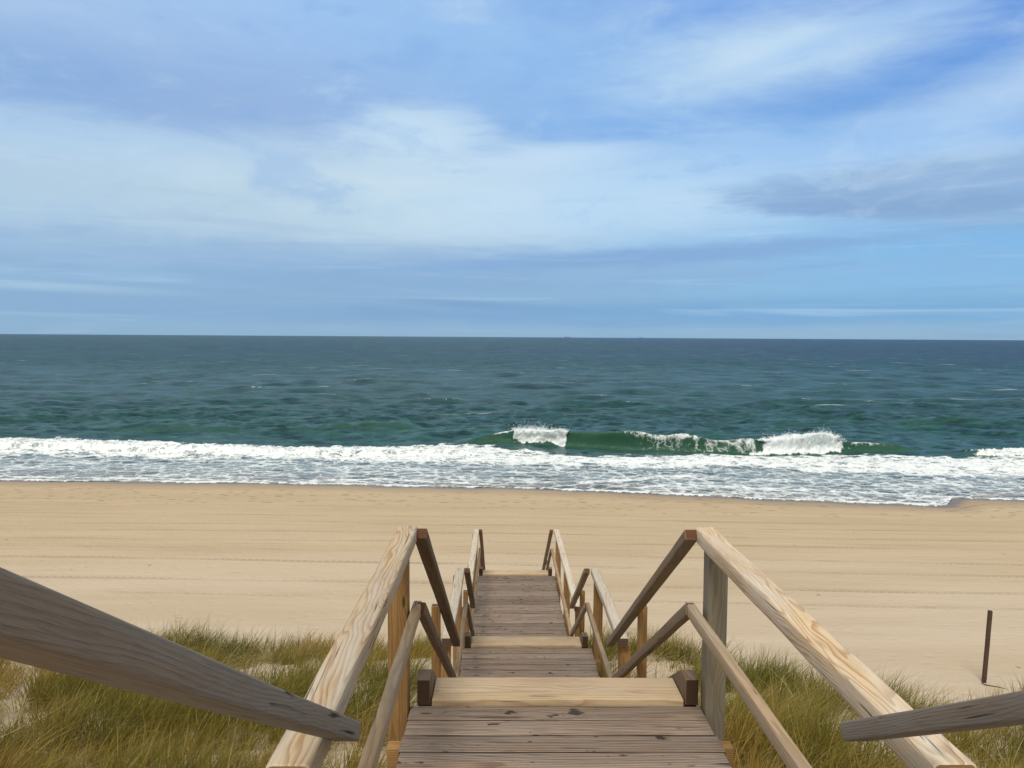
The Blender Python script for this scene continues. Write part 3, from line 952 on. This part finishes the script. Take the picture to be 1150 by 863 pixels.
# landing 3, the long one
deck('lowest and longest landing of grooved grey planks', 10.70, 14.95, D3, -0.471, 1.035, (11.0, 12.9, 14.7))
landing_rails(10.66, 15.05, D3, -0.471, 1.035, (M_SILVER, M_SILVER), (10.75, 12.80, 14.86),
              ('silvered handrail left of the lowest landing', 'silvered handrail right of the lowest landing'), halfw=0.02)
flight(14.98, 18.9, D3, -7.0, -0.43, 0.97, M_FLIGHT, M_TREAD, lmat=M_DARKRAIL, lab='pale step at the far end of the lowest landing', sx=(-0.46, 0.99))

# ------------------------------------------------------------------ the stake on the beach
xs_, ys_ = 9.92, 15.25
zg = gz(xs_, ys_)
print('stake ground', zg)
st = bpy.data.objects.new('wooden_stake', None); COL.objects.link(st)
st['label'] = 'thin dark wooden stake standing alone in the sand right of the stairway'
st['category'] = 'stake'
m = MB(); m.board((xs_, ys_, zg + 1.50), (xs_ - 0.08, ys_, zg - 0.4), 0.074, 0.074, side=(1, 0, 0), r=0.018, seg=0.15, wob=0.002)
m.build('pole', M_STAKE, st)


def tube(name, pts, rad, mat, parent=None):
    cu = bpy.data.curves.new(name, 'CURVE'); cu.dimensions = '3D'
    sp = cu.splines.new('NURBS'); sp.points.add(len(pts) - 1); sp.use_endpoint_u = True
    for p, q in zip(sp.points, pts): p.co = (*q, 1)
    cu.bevel_depth = rad; cu.bevel_resolution = 2
    o = bpy.data.objects.new(name, cu); COL.objects.link(o)
    dg = bpy.context.evaluated_depsgraph_get()
    me = bpy.data.meshes.new_from_object(o.evaluated_get(dg)); me.name = name
    bpy.data.objects.remove(o)
    o2 = bpy.data.objects.new(name, me); COL.objects.link(o2)
    me.materials.clear(); me.materials.append(mat)
    if parent: o2.parent = parent
    return o2


wp = [(xs_ - 0.02, ys_ - 0.06, zg + 0.09), (xs_ - 0.12, ys_ - 0.12, zg + 0.10), (xs_ - 0.20, ys_ - 0.16, zg + 0.07), (xs_ - 0.17, ys_ - 0.20, zg + 0.02),
      (xs_ + 0.05, ys_ - 0.26, zg + 0.03), (xs_ + 0.30, ys_ - 0.45, zg - 0.0), (xs_ + 0.62, ys_ - 0.75, zg - 0.03)]
tube('wire', wp, 0.009, M_WIRE, st)


# ------------------------------------------------------------------ dune grass
def grass_material():
    m, N, b = material('marram_grass')
    tone = N.fac('tone'); along = N.fac('along')
    c = N.mix(tone.step(0.0, 0.45), (0.100, 0.108, 0.014), (0.215, 0.185, 0.028))
    c = N.mix(tone.step(0.45, 0.80), c, (0.330, 0.225, 0.050))
    c = N.mix(tone.step(0.82, 0.95), c, (0.42, 0.34, 0.20))
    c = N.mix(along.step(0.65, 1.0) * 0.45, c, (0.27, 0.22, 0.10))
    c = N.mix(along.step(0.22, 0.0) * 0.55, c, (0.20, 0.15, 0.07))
    N.link(c, b.inputs['Base Color'])
    b.inputs['Roughness'].default_value = 0.55
    b.inputs['Specular IOR Level'].default_value = 0.3
    tr = N.new('ShaderNodeBsdfTranslucent'); N.link(c, tr.inputs['Color'])
    mx = N.new('ShaderNodeMixShader'); mx.inputs[0].default_value = 0.25
    N.link(b.outputs[0], mx.inputs[1]); N.link(tr.outputs[0], mx.inputs[2])
    out = [n for n in m.node_tree.nodes if n.type == 'OUTPUT_MATERIAL'][0]
    N.link(mx.outputs[0], out.inputs['Surface'])
    return m


def grass():
    # tussock centres
    n = 26000
    cx = rng.uniform(-13, 13, n); cy = rng.uniform(1.6, 13.5, n)
    c = crest_line(cx)
    over = cy - c
    dens = fbm(cx * 0.55, cy * 0.70, 4, 200)
    dens2 = fbm(cx * 1.6, cy * 2.0, 3, 210)
    d = 0.5 * dens + 0.5 * dens2
    keep = sst(d, 0.415, 0.525)
    band = np.exp(-((over + 0.15) / 0.45) ** 2)                    # a thick fringe along the crest
    keep = np.maximum(keep, band * 0.95)
    bare = np.exp(-((over + 1.25) / 0.45) ** 2) * sst(cx, -4.6, -3.6) * (cx < 3.0)     # bare strip of sand just behind it
    keep *= 1 - 0.90 * bare
    keep *= 1 - sst(over, 0.25, 0.95)
    # nothing grows through the walkway
    keep = np.where((cx > -1.0) & (cx < 1.22) & (cy < 11.5), 0, keep)
    vis = np.abs(cx) < 0.70 * cy + 1.4
    ok = (rng.random(n) < keep * 0.50) & vis
    cx, cy = cx[ok], cy[ok]
    k = len(cx)
    print('tussocks', k)
    nb = rng.integers(24, 52, k)
    size = rng.uniform(0.6, 1.3, k) * (0.60 + 0.75 * vnoise(cx * 0.8, cy * 0.8, 222))
    tone0 = -0.20 + 1.45 * fbm(cx * 0.8, cy * 0.8, 3, 230) + rng.normal(0, 0.10, k)
    idx = np.repeat(np.arange(k), nb)
    B = len(idx)
    print('blades', B)
    rr = np.abs(rng.normal(0, 0.075, B)); th = rng.uniform(0, 2 * np.pi, B)
    bx = cx[idx] + rr * np.cos(th); by = cy[idx] + rr * np.sin(th)
    bz_ = ground_z(bx, by) - 0.02
    L = size[idx] * rng.uniform(0.24, 0.48, B) * (0.78 + 0.22 * (cy[idx] < crest_line(cx[idx]) - 0.8))
    dead = rng.random(B) < 0.05 + 0.45 * sst(fbm(bx * 0.9, by * 0.9, 3, 260), 0.52, 0.68)
    # lean: outwards from the tussock plus the wind from the left
    lx = np.cos(th) * (0.25 + rr * 2.5) + 0.34 + rng.normal(0, 0.20, B)
    ly = np.sin(th) * (0.25 + rr * 2.5) - 0.02 + rng.normal(0, 0.20, B)
    lx = np.where(dead, lx * 2.4, lx); ly = np.where(dead, ly * 2.4, ly)
    bend = rng.uniform(0.5, 1.6, B)
    seg = 5
    ww = rng.uniform(0.0024, 0.0056, B)
    fa = rng.uniform(0, np.pi, B)
    sx_, sy_ = np.cos(fa), np.sin(fa)
    V = np.zeros((B, 2 * seg + 1, 3), np.float32); AL = np.zeros((B, 2 * seg + 1), np.float32)
    for j in range(seg + 1):
        u = j / seg
        q = u ** 1.7 * bend
        px_ = lx * (0.55 * u + 0.55 * q); py_ = ly * (0.55 * u + 0.55 * q)
        hz = np.sqrt(px_ ** 2 + py_ ** 2)
        up = u * (1 - 0.20 * np.clip(hz, 0, 2.2)) - np.where(dead, 0.25 * u * u, 0)
        X_ = bx + L * px_; Y_ = by + L * py_; Z_ = bz_ + L * up * 1.15
        wj = ww * (1.0 - u ** 1.5)
        if j < seg:
            V[:, 2 * j] = np.stack([X_ - sx_ * wj, Y_ - sy_ * wj, Z_], -1)
            V[:, 2 * j + 1] = np.stack([X_ + sx_ * wj, Y_ + sy_ * wj, Z_], -1)
            AL[:, 2 * j] = u; AL[:, 2 * j + 1] = u
        else:
            V[:, 2 * seg] = np.stack([X_, Y_, Z_], -1); AL[:, 2 * seg] = 1
    tone = np.clip(tone0[idx] + rng.normal(0, 0.09, B), 0, 0.80)
    tone = np.where(dead, rng.uniform(0.84, 1.0, B), tone)
    nv = 2 * seg + 1
    base = (np.arange(B) * nv)[:, None]
    quads = np.array([[2 * j, 2 * j + 1, 2 * j + 3, 2 * j + 2] for j in range(seg - 1)]).reshape(-1)
    tri = np.array([2 * seg - 2, 2 * seg - 1, 2 * seg])
    loops = np.concatenate([base + quads[None], base + tri[None]], 1).reshape(-1)
    sizes = np.tile(np.array([4] * (seg - 1) + [3]), B)
    starts = np.concatenate([[0], np.cumsum(sizes)[:-1]])
    me = bpy.data.meshes.new('dune_grass')
    me.vertices.add(B * nv); me.vertices.foreach_set('co', V.reshape(-1))
    me.loops.add(len(loops)); me.loops.foreach_set('vertex_index', loops.astype(np.int32))
    me.polygons.add(len(sizes)); me.polygons.foreach_set('loop_start', starts.astype(np.int32))
    me.update(calc_edges=True)
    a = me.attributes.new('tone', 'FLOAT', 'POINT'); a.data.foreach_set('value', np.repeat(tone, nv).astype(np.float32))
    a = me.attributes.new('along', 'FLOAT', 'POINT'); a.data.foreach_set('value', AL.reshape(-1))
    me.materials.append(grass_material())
    o = bpy.data.objects.new('dune_grass', me); COL.objects.link(o)
    o['kind'] = 'stuff'; o['label'] = 'wind-bent green and straw marram grass on the dune either side of the stairway'; o['category'] = 'grass'


grass()

# ------------------------------------------------------------------ two ships on the horizon
M_SHIP = simple('grey_ship_steel', (0.10, 0.12, 0.15), 0.6)


def ship(u, dist, length, label):
    x = pu(u, dist)
    r = bpy.data.objects.new('ship', None); COL.objects.link(r); r.location = (x, dist, 0)
    r['label'] = label; r['category'] = 'ship'; r['group'] = 'ships on the horizon'
    def solid(name, secs):
        v = []; f = []
        for (xx, hw, zb, zt) in secs:
            v += [(xx, -hw * .7, zb), (xx, hw * .7, zb), (xx, hw, zt), (xx, -hw, zt)]
        for i in range(len(secs) - 1):
            for k in range(4):
                a = i * 4 + k; b_ = i * 4 + (k + 1) % 4
                f.append((a, b_, b_ + 4, a + 4))
        n = len(secs) - 1
        f += [(3, 2, 1, 0), (n * 4, n * 4 + 1, n * 4 + 2, n * 4 + 3)]
        me = bpy.data.meshes.new(name); me.from_pydata(v, [], f); me.materials.append(M_SHIP)
        o = bpy.data.objects.new(name, me); COL.objects.link(o); o.parent = r
    L = length
    solid('hull', [(-L / 2, L * .05, -1, 9), (-L * .4, L * .08, -2, 9), (L * .35, L * .08, -2, 9), (L * .47, L * .03, -1, 11), (L / 2, L * .004, 3, 12)])
    solid('superstructure', [(-L * .40, L * .06, 9, 25), (-L * .39, L * .06, 9, 26), (-L * .27, L * .06, 9, 26), (-L * .26, L * .06, 9, 20)])
    solid('funnel', [(-L * .37, 2, 26, 31), (-L * .34, 2, 26, 31)])


ship(637, 19000, 130, 'tiny grey ship on the horizon above the small crashing wave')
ship(720, 21000, 110, 'tiny grey ship on the horizon, farther right of the two')
